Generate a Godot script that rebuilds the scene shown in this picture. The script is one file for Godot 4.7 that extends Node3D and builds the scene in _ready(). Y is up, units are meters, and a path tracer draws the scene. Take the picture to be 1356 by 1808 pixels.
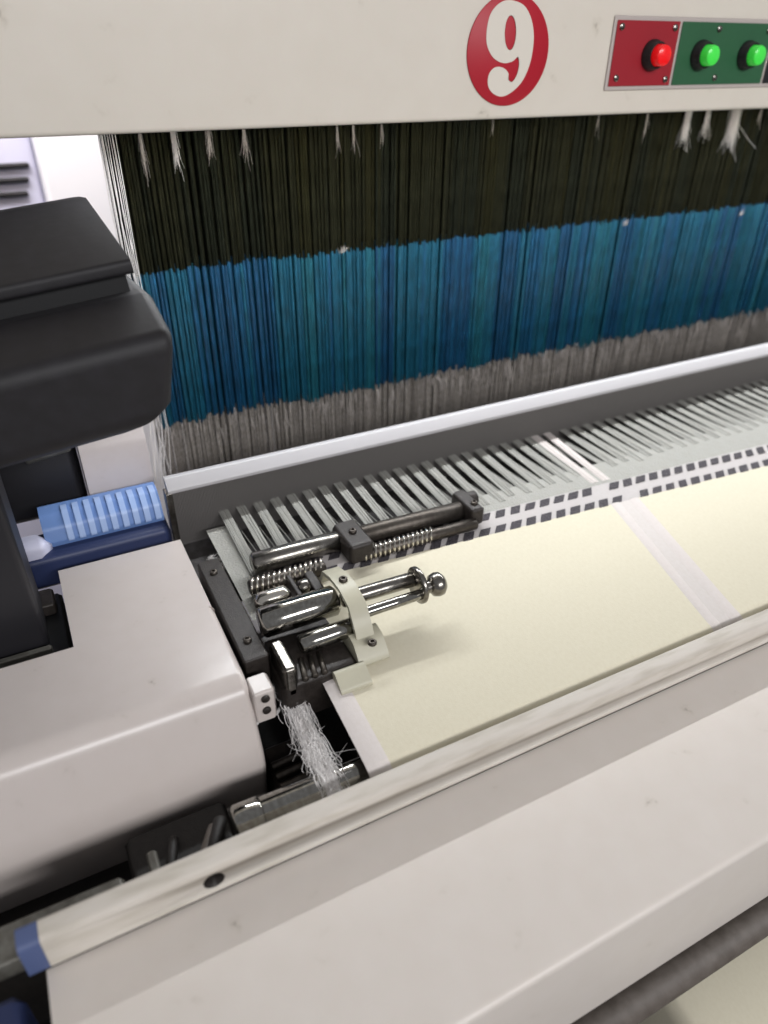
extends Node3D

# ---------------------------------------------------------------- mesh builder
class MB:
	var v := PackedVector3Array()
	var n := PackedVector3Array()
	var x := Transform3D.IDENTITY
	func tri(a: Vector3, b: Vector3, c: Vector3, na: Vector3, nb: Vector3, nc: Vector3) -> void:
		if (b - a).cross(c - a).length_squared() < 1e-20:
			return
		if (b - a).cross(c - a).dot(na + nb + nc) > 0.0:
			var t := b; b = c; c = t
			t = nb; nb = nc; nc = t
		for p in [a, b, c]: v.append(x * p)
		for p in [na, nb, nc]: n.append((x.basis * p).normalized())
	func quad(a: Vector3, b: Vector3, c: Vector3, d: Vector3, na: Vector3, nb: Vector3, nc: Vector3, nd: Vector3) -> void:
		tri(a, b, c, na, nb, nc)
		tri(a, c, d, na, nc, nd)
	func box(lo: Vector3, hi: Vector3, r := 0.0) -> void:
		var c := (lo + hi) * 0.5
		var h := (hi - lo) * 0.5
		r = min(r, 0.49 * 2.0 * min(h.x, min(h.y, h.z)))
		var pt = func(s: Vector3, ax: int) -> Vector3:
			var e := h
			for k in 3:
				if k != ax: e[k] -= r
			return c + e * s
		for ax in 3:
			var u := (ax + 1) % 3
			var w := (ax + 2) % 3
			for sg in [-1.0, 1.0]:
				var nn := Vector3.ZERO; nn[ax] = sg
				var q := []
				for k in [[-1, -1], [1, -1], [1, 1], [-1, 1]]:
					var s := Vector3.ZERO; s[ax] = sg; s[u] = k[0]; s[w] = k[1]
					q.append(pt.call(s, ax))
				quad(q[0], q[1], q[2], q[3], nn, nn, nn, nn)
			if r > 0.0:
				for su in [-1.0, 1.0]:
					for sw in [-1.0, 1.0]:
						var nu := Vector3.ZERO; nu[u] = su
						var nw := Vector3.ZERO; nw[w] = sw
						var a := Vector3.ZERO; a[ax] = -1; a[u] = su; a[w] = sw
						var b := a; b[ax] = 1
						quad(pt.call(a, u), pt.call(b, u), pt.call(b, w), pt.call(a, w), nu, nu, nw, nw)
		if r > 0.0:
			for sx in [-1.0, 1.0]:
				for sy in [-1.0, 1.0]:
					for sz in [-1.0, 1.0]:
						var s := Vector3(sx, sy, sz)
						tri(pt.call(s, 0), pt.call(s, 1), pt.call(s, 2), Vector3(sx, 0, 0), Vector3(0, sy, 0), Vector3(0, 0, sz))
	# closed profile in (z, y), extruded along x
	func extrude(p: PackedVector2Array, x0: float, x1: float, caps := true, crease := 40.0) -> void:
		var m := p.size()
		var area := 0.0
		for i in m: area += p[i].cross(p[(i + 1) % m])
		var fn := []
		for i in m:
			var d := (p[(i + 1) % m] - p[i]).normalized()
			var q := Vector2(d.y, -d.x) * (1.0 if area > 0 else -1.0)
			fn.append(Vector3(0, q.y, q.x))
		var lim := cos(deg_to_rad(crease))
		for i in m:
			var j := (i + 1) % m
			var f: Vector3 = fn[i]
			var pa: Vector3 = fn[(i + m - 1) % m]
			var pb: Vector3 = fn[j]
			var na: Vector3 = (f + pa).normalized() if f.dot(pa) > lim else f
			var nb: Vector3 = (f + pb).normalized() if f.dot(pb) > lim else f
			quad(Vector3(x0, p[i].y, p[i].x), Vector3(x1, p[i].y, p[i].x), Vector3(x1, p[j].y, p[j].x), Vector3(x0, p[j].y, p[j].x), na, na, nb, nb)
		if caps:
			var t := Geometry2D.triangulate_polygon(p)
			for k in range(0, t.size(), 3):
				for e in [[x0, -1.0], [x1, 1.0]]:
					var nn := Vector3(e[1], 0, 0)
					tri(Vector3(e[0], p[t[k]].y, p[t[k]].x), Vector3(e[0], p[t[k + 1]].y, p[t[k + 1]].x), Vector3(e[0], p[t[k + 2]].y, p[t[k + 2]].x), nn, nn, nn)
	# the same with the end at x1 rounded over r
	func extrude_soft(p: PackedVector2Array, x0: float, x1: float, r: float, steps := 5) -> void:
		var m := p.size()
		var area := 0.0
		for i in m: area += p[i].cross(p[(i + 1) % m])
		var sg := 1.0 if area > 0 else -1.0
		var nr := []
		for i in m:
			var d := (p[(i + 1) % m] - p[(i + m - 1) % m]).normalized()
			nr.append(Vector2(d.y, -d.x) * sg)
		var st := [[x0, 0.0, 0.0]]
		for k in steps + 1:
			var a := PI / 2 * k / steps
			st.append([x1 - r + r * sin(a), r * (1.0 - cos(a)), a])
		for k in st.size() - 1:
			for i in m:
				var j := (i + 1) % m
				var q := []
				for e in [[k, i], [k, j], [k + 1, j], [k + 1, i]]:
					var c: Array = st[e[0]]
					var v2: Vector2 = p[e[1]] - nr[e[1]] * c[1]
					q.append([Vector3(c[0], v2.y, v2.x), Vector3(sin(c[2]), nr[e[1]].y * cos(c[2]), nr[e[1]].x * cos(c[2]))])
				quad(q[0][0], q[1][0], q[2][0], q[3][0], q[0][1], q[1][1], q[2][1], q[3][1])
		var cap := PackedVector2Array()
		for i in m: cap.append(p[i] - nr[i] * r)
		var t := Geometry2D.triangulate_polygon(cap)
		for k in range(0, t.size(), 3):
			tri(Vector3(x1, cap[t[k]].y, cap[t[k]].x), Vector3(x1, cap[t[k + 1]].y, cap[t[k + 1]].x), Vector3(x1, cap[t[k + 2]].y, cap[t[k + 2]].x), Vector3.RIGHT, Vector3.RIGHT, Vector3.RIGHT)
	# profile of (radius, distance along the axis a -> b)
	func lathe(a: Vector3, b: Vector3, prof: Array, sides := 20) -> void:
		var ax := (b - a).normalized()
		var u := ax.cross(Vector3.UP if abs(ax.y) < 0.9 else Vector3.RIGHT).normalized()
		var w := ax.cross(u)
		var fn := []
		for i in prof.size() - 1:
			var d: Vector2 = (prof[i + 1] - prof[i]).normalized()
			fn.append(Vector2(d.y, -d.x))
		for i in prof.size() - 1:
			var f: Vector2 = fn[i]
			var fa: Vector2 = f
			var fb: Vector2 = f
			if i > 0 and f.dot(fn[i - 1]) > 0.7: fa = (f + fn[i - 1]).normalized()
			if i < fn.size() - 1 and f.dot(fn[i + 1]) > 0.7: fb = (f + fn[i + 1]).normalized()
			for k in sides:
				var t0 := TAU * k / sides
				var t1 := TAU * (k + 1) / sides
				var d0 := u * cos(t0) + w * sin(t0)
				var d1 := u * cos(t1) + w * sin(t1)
				var p0: Vector2 = prof[i]
				var p1: Vector2 = prof[i + 1]
				quad(a + d0 * p0.x + ax * p0.y, a + d1 * p0.x + ax * p0.y, a + d1 * p1.x + ax * p1.y, a + d0 * p1.x + ax * p1.y,
					d0 * fa.x + ax * fa.y, d1 * fa.x + ax * fa.y, d1 * fb.x + ax * fb.y, d0 * fb.x + ax * fb.y)
	func rod(a: Vector3, b: Vector3, r: float, sides := 20, c := -1.0) -> void:
		var l := a.distance_to(b)
		if c < 0.0: c = min(r * 0.2, l * 0.2)
		lathe(a, b, [Vector2(0, 0), Vector2(r - c, 0), Vector2(r, c), Vector2(r, l - c), Vector2(r - c, l), Vector2(0, l)], sides)
	func tube(p: PackedVector3Array, r: float, sides := 6, r1 := -1.0) -> void:
		if r1 < 0.0: r1 = r
		var m := p.size()
		var rings := []
		for i in m:
			var t := (p[min(i + 1, m - 1)] - p[max(i - 1, 0)]).normalized()
			var u := t.cross(Vector3(0.31, 0.9, 0.27)).normalized()
			if u.length() < 0.5: u = t.cross(Vector3.RIGHT).normalized()
			rings.append([u, t.cross(u), lerp(r, r1, float(i) / (m - 1))])
		for i in m - 1:
			for k in sides:
				var q := []
				for e in [[i, k], [i, k + 1], [i + 1, k + 1], [i + 1, k]]:
					var g: Array = rings[e[0]]
					var d: Vector3 = g[0] * cos(TAU * e[1] / sides) + g[1] * sin(TAU * e[1] / sides)
					q.append([p[e[0]] + d * g[2], d])
				quad(q[0][0], q[1][0], q[2][0], q[3][0], q[0][1], q[1][1], q[2][1], q[3][1])
	func mesh(m: Material, off := Vector3.ZERO) -> ArrayMesh:
		var am := ArrayMesh.new()
		add_to(am, m, off)
		return am
	func add_to(am: ArrayMesh, m: Material, off := Vector3.ZERO) -> void:
		var a := []
		a.resize(Mesh.ARRAY_MAX)
		var vv := v
		if off != Vector3.ZERO:
			vv = PackedVector3Array()
			for p in v: vv.append(p - off)
		a[Mesh.ARRAY_VERTEX] = vv
		a[Mesh.ARRAY_NORMAL] = n
		am.add_surface_from_arrays(Mesh.PRIMITIVE_TRIANGLES, a)
		am.surface_set_material(am.get_surface_count() - 1, m)

# ---------------------------------------------------------------- naming
var used := {}
var rng := RandomNumberGenerator.new()

func numbered(called: String) -> String:
	if not used.has(called):
		used[called] = 0
		return called
	used[called] += 1
	return "%s_%03d" % [called, used[called]]

func tag(o: Node, label: String, category: String, group := "", kind := "") -> void:
	if label: o.set_meta("label", label)
	if category: o.set_meta("category", category)
	if group: o.set_meta("group", group)
	if kind: o.set_meta("kind", kind)

func thing(called: String, label: String, category: String, at := Vector3.ZERO, group := "") -> Node3D:
	var o := Node3D.new()
	o.name = numbered(called)
	add_child(o)
	o.position = at
	tag(o, label, category, group)
	return o

# one named mesh; vertices are given in world coordinates and moved to the parent's base
func part(called: String, mb: MB, m: Material, parent: Node3D, base := Vector3.INF, kind := "") -> MeshInstance3D:
	var o := MeshInstance3D.new()
	o.name = called
	parent.add_child(o, true)
	o.mesh = mb.mesh(m, parent.position if base == Vector3.INF else base)
	if kind: o.set_meta("kind", kind)
	return o

func single(called: String, mb: MB, m: Material, label: String, category: String, at: Vector3, group := "", kind := "") -> MeshInstance3D:
	var o := MeshInstance3D.new()
	o.name = numbered(called)
	add_child(o)
	o.position = at
	o.mesh = mb.mesh(m, at)
	tag(o, label, category, group, kind)
	return o

# ---------------------------------------------------------------- shapes
func rounded(pts: Array, radii: Array, seg := 6) -> PackedVector2Array:
	var out := PackedVector2Array()
	var m := pts.size()
	for i in m:
		var p: Vector2 = pts[i]
		var r: float = radii[i]
		if r <= 0.0:
			out.append(p)
			continue
		var a: Vector2 = (pts[(i + m - 1) % m] - p)
		var b: Vector2 = (pts[(i + 1) % m] - p)
		var half: float = abs(a.angle_to(b)) * 0.5
		var d: float = min(r / tan(half), 0.49 * min(a.length(), b.length()))
		var s := p + a.normalized() * d
		var e := p + b.normalized() * d
		for k in seg + 1:
			var t := float(k) / seg
			out.append(s.lerp(p, t).lerp(p.lerp(e, t), t))
	return out

func fibres(mb: MB, centre: Vector3, axis: Vector3, spread: float, count: int, r := 0.0003, curl := 0.35) -> void:
	for i in count:
		var p := centre + Vector3(rng.randfn(0, spread), rng.randfn(0, spread * 0.6), rng.randfn(0, spread * 0.6))
		var path := PackedVector3Array([p])
		var d := axis * rng.randf_range(0.5, 1.1) / 5.0
		for k in 5:
			d += Vector3(rng.randfn(0, 1), rng.randfn(0, 0.6), rng.randfn(0, 1)) * axis.length() * curl * 0.16
			p += d
			path.append(p)
		mb.tube(path, r, 3, r * 0.5)

# ---------------------------------------------------------------- materials
func noise_tex(sd: int, freq: float, cols: Array, size := 256, oct := 4) -> NoiseTexture2D:
	var f := FastNoiseLite.new()
	f.seed = sd
	f.noise_type = FastNoiseLite.TYPE_SIMPLEX_SMOOTH
	f.frequency = freq
	f.fractal_octaves = oct
	var t := NoiseTexture2D.new()
	t.width = size
	t.height = size
	t.seamless = true
	t.noise = f
	var g := Gradient.new()
	g.offsets = PackedFloat32Array()
	g.colors = PackedColorArray()
	var offs := PackedFloat32Array()
	var cc := PackedColorArray()
	for c in cols:
		offs.append(c[0])
		cc.append(c[1])
	g.offsets = offs
	g.colors = cc
	t.color_ramp = g
	return t

func bump_tex(sd: int, freq: float, strength := 4.0, size := 256, oct := 3) -> NoiseTexture2D:
	var f := FastNoiseLite.new()
	f.seed = sd
	f.frequency = freq
	f.fractal_octaves = oct
	var t := NoiseTexture2D.new()
	t.width = size
	t.height = size
	t.seamless = true
	t.as_normal_map = true
	t.bump_strength = strength
	t.noise = f
	return t

func mat(c: Color, rough := 0.5, metal := 0.0, tex: Texture2D = null, nrm: Texture2D = null, sc := Vector3.ONE, ns := 1.0) -> StandardMaterial3D:
	var m := StandardMaterial3D.new()
	m.albedo_color = c
	m.roughness = rough
	m.metallic = metal
	if tex: m.albedo_texture = tex
	if nrm:
		m.normal_enabled = true
		m.normal_texture = nrm
		m.normal_scale = ns
	if tex or nrm:
		m.uv1_triplanar = true
		m.uv1_world_triplanar = true
		m.uv1_scale = sc
	return m

func g(v: float, w := 0.0) -> Color:
	return Color(v + w * 0.5, v, v - w)

var M := {}

func make_materials() -> void:
	var dirt := noise_tex(3, 0.022, [[0.0, Color(0.80, 0.785, 0.77)], [0.06, Color(0.95, 0.945, 0.935)], [0.16, Color(0.987, 0.984, 0.98)], [1.0, Color(1, 1, 1)]], 512, 6)
	var smear := noise_tex(9, 0.018, [[0.0, Color(0.86, 0.845, 0.82)], [0.42, Color(0.95, 0.945, 0.93)], [0.6, Color(0.985, 0.98, 0.975)], [1.0, Color(1, 1, 1)]], 512, 5)
	var fine := bump_tex(5, 0.12, 2.0)
	var peel := bump_tex(6, 0.03, 1.0)
	var tone := noise_tex(12, 0.03, [[0.0, Color(0.72, 0.7, 0.68)], [1.0, Color(1, 1, 1)]], 256, 5)
	M.beam = mat(Color(0.86, 0.83, 0.785), 0.42, 0.0, dirt, peel, Vector3(1.6, 1.6, 1.6), 0.15)
	M.cover = mat(Color(0.75, 0.715, 0.695), 0.28, 0.0, dirt, peel, Vector3(3.1, 3.1, 3.1), 0.15)
	M.shelf = mat(Color(0.825, 0.795, 0.765), 0.33, 0.0, dirt, peel, Vector3(2.3, 2.3, 2.3), 0.15)
	M.rail = mat(Color(0.785, 0.76, 0.725), 0.6, 0.0, smear, fine, Vector3(1.4, 8.0, 8.0), 0.06)
	M.cap = mat(Color(0.67, 0.66, 0.665), 0.35)
	M.red = mat(Color(0.68, 0.06, 0.15), 0.5)
	M.figure = mat(Color(0.86, 0.83, 0.785), 0.45)
	M.red_plate = mat(Color(0.60, 0.08, 0.14), 0.45, 0.0, dirt, null, Vector3(9, 9, 9))
	M.green_plate = mat(Color(0.16, 0.36, 0.235), 0.45, 0.0, dirt, null, Vector3(9, 9, 9))
	M.black_plate = mat(Color(0.10, 0.10, 0.11), 0.45)
	M.red_cap = mat(Color(0.92, 0.10, 0.12), 0.25)
	M.green_cap = mat(Color(0.30, 0.88, 0.33), 0.25)
	for q in [[M.red_cap, Color(0.8, 0.02, 0.03)], [M.green_cap, Color(0.05, 0.65, 0.10)]]:
		q[0].emission_enabled = true
		q[0].emission = q[1]
		q[0].emission_energy_multiplier = 0.3
	M.black = mat(Color(0.09, 0.09, 0.095), 0.45)
	M.trim = mat(Color(0.72, 0.68, 0.66), 0.4)
	M.motor = mat(Color(0.105, 0.096, 0.115), 0.62, 0.0, tone, peel, Vector3(7, 7, 7), 0.25)
	M.motor_dark = mat(Color(0.105, 0.10, 0.115), 0.5)
	M.steel = mat(Color(0.62, 0.61, 0.59), 0.26, 1.0, tone, fine, Vector3(14, 14, 14), 0.12)
	M.chrome = mat(Color(0.72, 0.72, 0.70), 0.13, 1.0, tone, null, Vector3(25, 25, 25))
	M.worn = mat(Color(0.36, 0.34, 0.32), 0.42, 0.85, tone, fine, Vector3(18, 18, 18), 0.4)
	M.oily = mat(Color(0.20, 0.178, 0.165), 0.48, 0.2, tone, fine, Vector3(18, 18, 18), 0.5)
	M.tooth = mat(Color(0.86, 0.84, 0.80), 0.22, 1.0)
	M.cream = mat(Color(0.70, 0.685, 0.61), 0.42, 0.0, dirt, null, Vector3(12, 12, 12))
	var cord_tone := noise_tex(21, 0.05, [[0.0, Color(0.62, 0.62, 0.58)], [1.0, Color(1, 1, 1)]], 128, 3)
	M.olive = []
	for c in [Color(0.13, 0.132, 0.09), Color(0.12, 0.124, 0.088), Color(0.138, 0.136, 0.082), Color(0.11, 0.12, 0.092)]:
		M.olive.append(mat(c, 0.9, 0.0, cord_tone, null, Vector3(20, 5, 20)))
	for m in M.olive: m.metallic_specular = 0.15
	M.blue = []
	for c in [Color(0.10, 0.35, 0.455), Color(0.09, 0.32, 0.465), Color(0.115, 0.375, 0.45), Color(0.085, 0.285, 0.43)]:
		M.blue.append(mat(c, 0.35, 0.0, cord_tone, null, Vector3(20, 5, 20)))
	M.wire = mat(Color(0.68, 0.65, 0.635), 0.4, 0.2, cord_tone, null, Vector3(60, 25, 60))
	M.dent = mat(Color(0.50, 0.485, 0.475), 0.55, 0.4)
	M.sley = mat(Color(0.31, 0.30, 0.30), 0.5, 0.2, tone, fine, Vector3(10, 10, 10), 0.3)
	var loop := bump_tex(31, 0.09, 5.0, 256, 2)
	var nap := noise_tex(32, 0.02, [[0.0, Color(0.975, 0.97, 0.96)], [1.0, Color(1, 1, 1)]], 256, 4)
	M.cloth = mat(Color(0.80, 0.775, 0.695), 0.9, 0.0, nap, loop, Vector3(30, 30, 30), 0.14)
	M.cloth.rim_enabled = true
	M.cloth.rim = 0.2
	M.white_cloth = mat(Color(0.79, 0.762, 0.748), 0.9, 0.0, nap, loop, Vector3(30, 30, 30), 0.16)
	M.border = mat(Color(0.70, 0.68, 0.675), 0.9, 0.0, nap, loop, Vector3(30, 30, 30), 0.16)
	M.dash = mat(Color(0.25, 0.235, 0.25), 0.9, 0.0, null, loop, Vector3(9, 9, 9), 0.6)
	M.yarn_light = mat(Color(0.60, 0.597, 0.575), 0.85, 0.0, nap, loop, Vector3(12, 12, 12), 0.4)
	M.groove = mat(Color(0.775, 0.75, 0.735), 0.9, 0.0, nap, loop, Vector3(30, 30, 30), 0.16)
	M.sheet = mat(Color(0.60, 0.597, 0.575), 0.9, 0.0, nap, loop, Vector3(12, 12, 12), 0.4)
	M.lint = mat(Color(0.90, 0.885, 0.875), 0.95)
	M.lint.backlight_enabled = true
	M.lint.backlight = Color(0.3, 0.3, 0.3)
	M.grey_lint = mat(Color(0.66, 0.63, 0.61), 0.95)
	M.pale_blue = mat(Color(0.40, 0.52, 0.73), 0.45, 0.0, dirt, null, Vector3(11, 11, 11))
	M.rib_blue = mat(Color(0.59, 0.68, 0.84), 0.4)
	M.cap_blue = mat(Color(0.31, 0.36, 0.51), 0.55, 0.0, dirt, null, Vector3(30, 30, 30))
	M.navy = mat(Color(0.15, 0.19, 0.33), 0.5)
	M.lilac = mat(Color(0.80, 0.80, 0.88), 0.45)
	M.pale = mat(Color(0.80, 0.765, 0.755), 0.45, 0.0, dirt, null, Vector3(5, 5, 5))
	M.grey_bar = mat(Color(0.46, 0.455, 0.43), 0.5, 0.3, tone, fine, Vector3(9, 9, 9), 0.3)
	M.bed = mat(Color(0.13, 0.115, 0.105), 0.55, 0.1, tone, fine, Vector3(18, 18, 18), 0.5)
	M.roller = mat(Color(0.42, 0.39, 0.365), 0.6, 0.0, tone, fine, Vector3(8, 8, 8), 0.2)  # shade band under the apron in brown-grey; one linkage pin shares it
	M.floor = mat(Color(0.33, 0.315, 0.30), 0.6, 0.0, tone, null, Vector3(2, 2, 2))
	M.wall = mat(Color(0.86, 0.86, 0.87), 0.8, 0.0, dirt, null, Vector3(1, 1, 1))
	M.white = mat(Color(0.92, 0.92, 0.94), 0.4)
	M.lamp = mat(Color(1, 1, 1), 0.5)
	M.lamp.emission_enabled = true
	M.lamp.emission = Color(1.0, 0.97, 0.93)
	M.lamp.emission_energy_multiplier = 3.0

# ---------------------------------------------------------------- lamps
func lamp(called: String, label: String, at: Vector3, size: Vector2, down: Vector3, energy: float, col: Color) -> void:
	var t := thing(called, label, "lamp", at)
	t.basis = Basis.looking_at(down, Vector3.RIGHT if abs(down.x) < 0.9 else Vector3.UP)
	# local -Z is the way the lamp shines, local Y runs along world x
	var mb := MB.new()
	mb.box(Vector3(-size.x / 2 - 0.004, -size.y / 2 - 0.004, 0.001), Vector3(size.x / 2 + 0.004, size.y / 2 + 0.004, 0.008), 0.002)
	part("housing", mb, M.white, t, Vector3.ZERO)
	mb = MB.new()
	mb.box(Vector3(-size.x / 2, -size.y / 2, -0.002), Vector3(size.x / 2, size.y / 2, 0.001), 0.0)
	part("diffuser", mb, M.lamp, t, Vector3.ZERO)
	var l := AreaLight3D.new()
	l.name = "light"
	l.area_size = size
	l.light_energy = energy
	l.light_color = col
	l.shadow_enabled = true
	l.area_range = 12.0
	l.position = Vector3(0, 0, -0.004)
	t.add_child(l)

func _ready() -> void:
	rng.seed = 77
	# ------------------------------------------------ camera, air, light
	var cam := Camera3D.new()
	cam.name = "camera"
	cam.projection = Camera3D.PROJECTION_PERSPECTIVE
	cam.keep_aspect = Camera3D.KEEP_HEIGHT
	cam.fov = 70.96
	cam.near = 0.02
	cam.far = 60.0
	add_child(cam)
	cam.transform = Transform3D(Basis(Vector3(0.89190678, 0.00645727, 0.45217319), Vector3(0.24209759, 0.83772336, -0.48949803), Vector3(-0.38195687, 0.54605665, 0.74560786)).orthonormalized(), Vector3(0, 1.45, 1.0))
	cam.current = true
	var lens := CameraAttributesPhysical.new()
	lens.frustum_focal_length = 16.83
	lens.frustum_focus_distance = 0.70
	lens.exposure_aperture = 2.0
	cam.attributes = lens
	cam.fov = 70.96
	var we := WorldEnvironment.new()
	we.name = "world_environment"
	var e := Environment.new()
	e.background_mode = Environment.BG_COLOR
	e.background_color = Color(0.73, 0.73, 0.745)
	e.background_energy_multiplier = 0.52
	e.tonemap_mode = Environment.TONE_MAPPER_LINEAR
	e.tonemap_exposure = 1.0
	e.sdfgi_enabled = true
	e.ssao_enabled = true
	e.ssil_enabled = true
	we.environment = e
	add_child(we)
	make_materials()
	lamp("strip_lamp", "long strip lamp inside the hollow of the overhead beam", Vector3(0.99, 1.392, 0.194), Vector2(0.012, 1.73), Vector3(0, -1, 0.9), 0.92, Color(0.97, 0.985, 1.0))
	lamp("unseen_lamp", "ceiling lamp over the aisle in front of the loom", Vector3(0.6, 2.5, 3.2), Vector2(0.5, 2.6), Vector3(0, -0.7, -1), 6.6, Color(0.98, 0.985, 1.0))
	lamp("unseen_lamp", "added lamp behind the loom to whiten the pale cabinet", Vector3(-0.2, 2.15, -0.12), Vector2(0.3, 1.6), Vector3(0, -1, -0.45), 3.2, Color(1.0, 0.98, 0.98))  # lamp added out of view to brighten the white block

	build_setting()
	build_beam()
	build_panel()
	build_cords()
	build_reed()
	build_cloth()
	build_front()
	build_left()
	build_temple()
	build_gap()
	build_lint()

# ---------------------------------------------------------------- setting
func build_setting() -> void:
	var mb := MB.new()
	mb.box(Vector3(-6, -0.05, -5), Vector3(7, 0, 5))
	single("floor", mb, M.floor, "grey floor under the loom", "floor", Vector3.ZERO, "", "structure")
	mb = MB.new()
	mb.box(Vector3(-6, 0, -3.1), Vector3(7, 4, -3))
	single("wall", mb, M.wall, "white wall behind the loom", "wall", Vector3(0, 0, -3), "", "structure")
	# white block standing in for glare in the gap at the top left
	var t := thing("glare_block", "white block standing in for bright glare behind the loom, left of the cords", "glare_block", Vector3(0.1, 0, -0.6))
	mb = MB.new()
	mb.box(Vector3(0.085, 0.1, -0.75), Vector3(0.5, 1.62, -0.45), 0.01)
	part("body", mb, M.white, t)
	mb = MB.new()
	mb.box(Vector3(-0.35, 0.1, -0.72), Vector3(0.085, 1.5, -0.48), 0.01)
	part("side_panel", mb, M.lilac, t)
	for k in 3:
		mb = MB.new()
		mb.box(Vector3(-0.3, 1.225 + 0.022 * k, -0.484), Vector3(0.06 + 0.006 * k, 1.233 + 0.022 * k, -0.472), 0.003)
		part("slot", mb, M.motor_dark if k == 1 else M.motor, t)

func build_beam() -> void:
	var t := thing("overhead_beam", "long cream painted overhead beam crossing the top of the loom", "beam", Vector3(0.6, 1.38, 0.2))
	var mb := MB.new()
	var pr := rounded([Vector2(0.212, 1.378), Vector2(0.222, 1.378), Vector2(0.222, 2.0), Vector2(0.06, 2.0), Vector2(0.06, 1.43), Vector2(0.064, 1.43), Vector2(0.064, 1.994), Vector2(0.212, 1.994)], [0.003, 0.006, 0.02, 0.01, 0, 0, 0.01, 0.01])
	mb.extrude(pr, -1.2, 2.4)
	part("shell", mb, M.beam, t)
	mb = MB.new()
	mb.box(Vector3(-1.2, 1.408, 0.180), Vector3(2.4, 1.414, 0.211))
	part("lamp_tray", mb, M.white, t)
	mb = MB.new()
	mb.box(Vector3(-1.2, 1.379, 0.174), Vector3(2.4, 1.43, 0.179))
	part("added_flap", mb, M.oily, t)  # unseen flap added to keep lamp light off the upper cords
	# red oval number sign
	t = thing("number_sign", "round red sign with a cream figure 9 on the beam", "sign", Vector3(0.548, 1.444, 0.222))
	mb = MB.new()
	mb.x = Transform3D(Basis.from_scale(Vector3(1.03, 1, 1)), Vector3(0.548, 1.444, 0))
	mb.lathe(Vector3(0, 0, 0.2224), Vector3(0, 0, 0.2237), [Vector2(0.0525, 0), Vector2(0.0525, 0.0009), Vector2(0.052, 0.0013), Vector2(0, 0.0013)], 64)
	part("disc", mb, M.red, t)
	# figure 9 with a ball terminal, as an outline with some thickness
	var outline := [[320, 8], [372, 22], [400, 66], [410, 130], [402, 200], [384, 262], [352, 322], [310, 362], [268, 381], [233, 368], [215, 336], [221, 292], [246, 264], [278, 264], [299, 286], [297, 312], [312, 322], [332, 296], [344, 256], [342, 222], [318, 240], [280, 246], [243, 224], [223, 176], [227, 118], [246, 60], [280, 22]]
	var ctl := PackedVector2Array()
	for q in outline:
		var up_x: float = q[0] + 0.15 * (q[1] - 200.0)
		ctl.append(Vector2((up_x - 308.0) / 320.0 * 0.1075, -(q[1] - 200.0) / 440.0 * 0.105))
	var fine_line := PackedVector2Array()
	for i in ctl.size():
		for k in 5:
			fine_line.append(ctl[i].cubic_interpolate(ctl[(i + 1) % ctl.size()], ctl[(i + ctl.size() - 1) % ctl.size()], ctl[(i + 2) % ctl.size()], k / 5.0))
	var eye := PackedVector2Array()
	for k in 40:
		var an := TAU * k / 40.0
		eye.append(Vector2(-0.0005 + 0.0076 * cos(an) - 0.0012 * sin(an), 0.0168 + 0.0158 * sin(an)))
	# the counter is cut out by two halves, left and right of its middle line
	mb = MB.new()
	for side in [-1.0, 1.0]:
		var half := PackedVector2Array([Vector2(0, -0.2), Vector2(0.2 * side, -0.2), Vector2(0.2 * side, 0.2), Vector2(0, 0.2)])
		for piece in Geometry2D.intersect_polygons(fine_line, half):
			for bit in Geometry2D.clip_polygons(piece, eye):
				var tri := Geometry2D.triangulate_polygon(bit)
				for k in range(0, tri.size(), 3):
					var c3 := []
					for w in 3: c3.append(Vector3(0.548 + bit[tri[k + w]].x, 1.444 + bit[tri[k + w]].y, 0.2242))
					mb.tri(c3[0], c3[1], c3[2], Vector3(0, 0, 1), Vector3(0, 0, 1), Vector3(0, 0, 1))
				for k in bit.size():
					var a2: Vector2 = bit[k]
					var b2: Vector2 = bit[(k + 1) % bit.size()]
					if abs(a2.x) < 1e-6 and abs(b2.x) < 1e-6: continue
					var sn := Vector3(b2.y - a2.y, a2.x - b2.x, 0).normalized()
					var o3 := Vector3(0.548, 1.444, 0)
					mb.quad(o3 + Vector3(a2.x, a2.y, 0.2236), o3 + Vector3(b2.x, b2.y, 0.2236), o3 + Vector3(b2.x, b2.y, 0.2242), o3 + Vector3(a2.x, a2.y, 0.2242), sn, sn, sn, sn)
	part("figure_nine", mb, M.figure, t)

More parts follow.
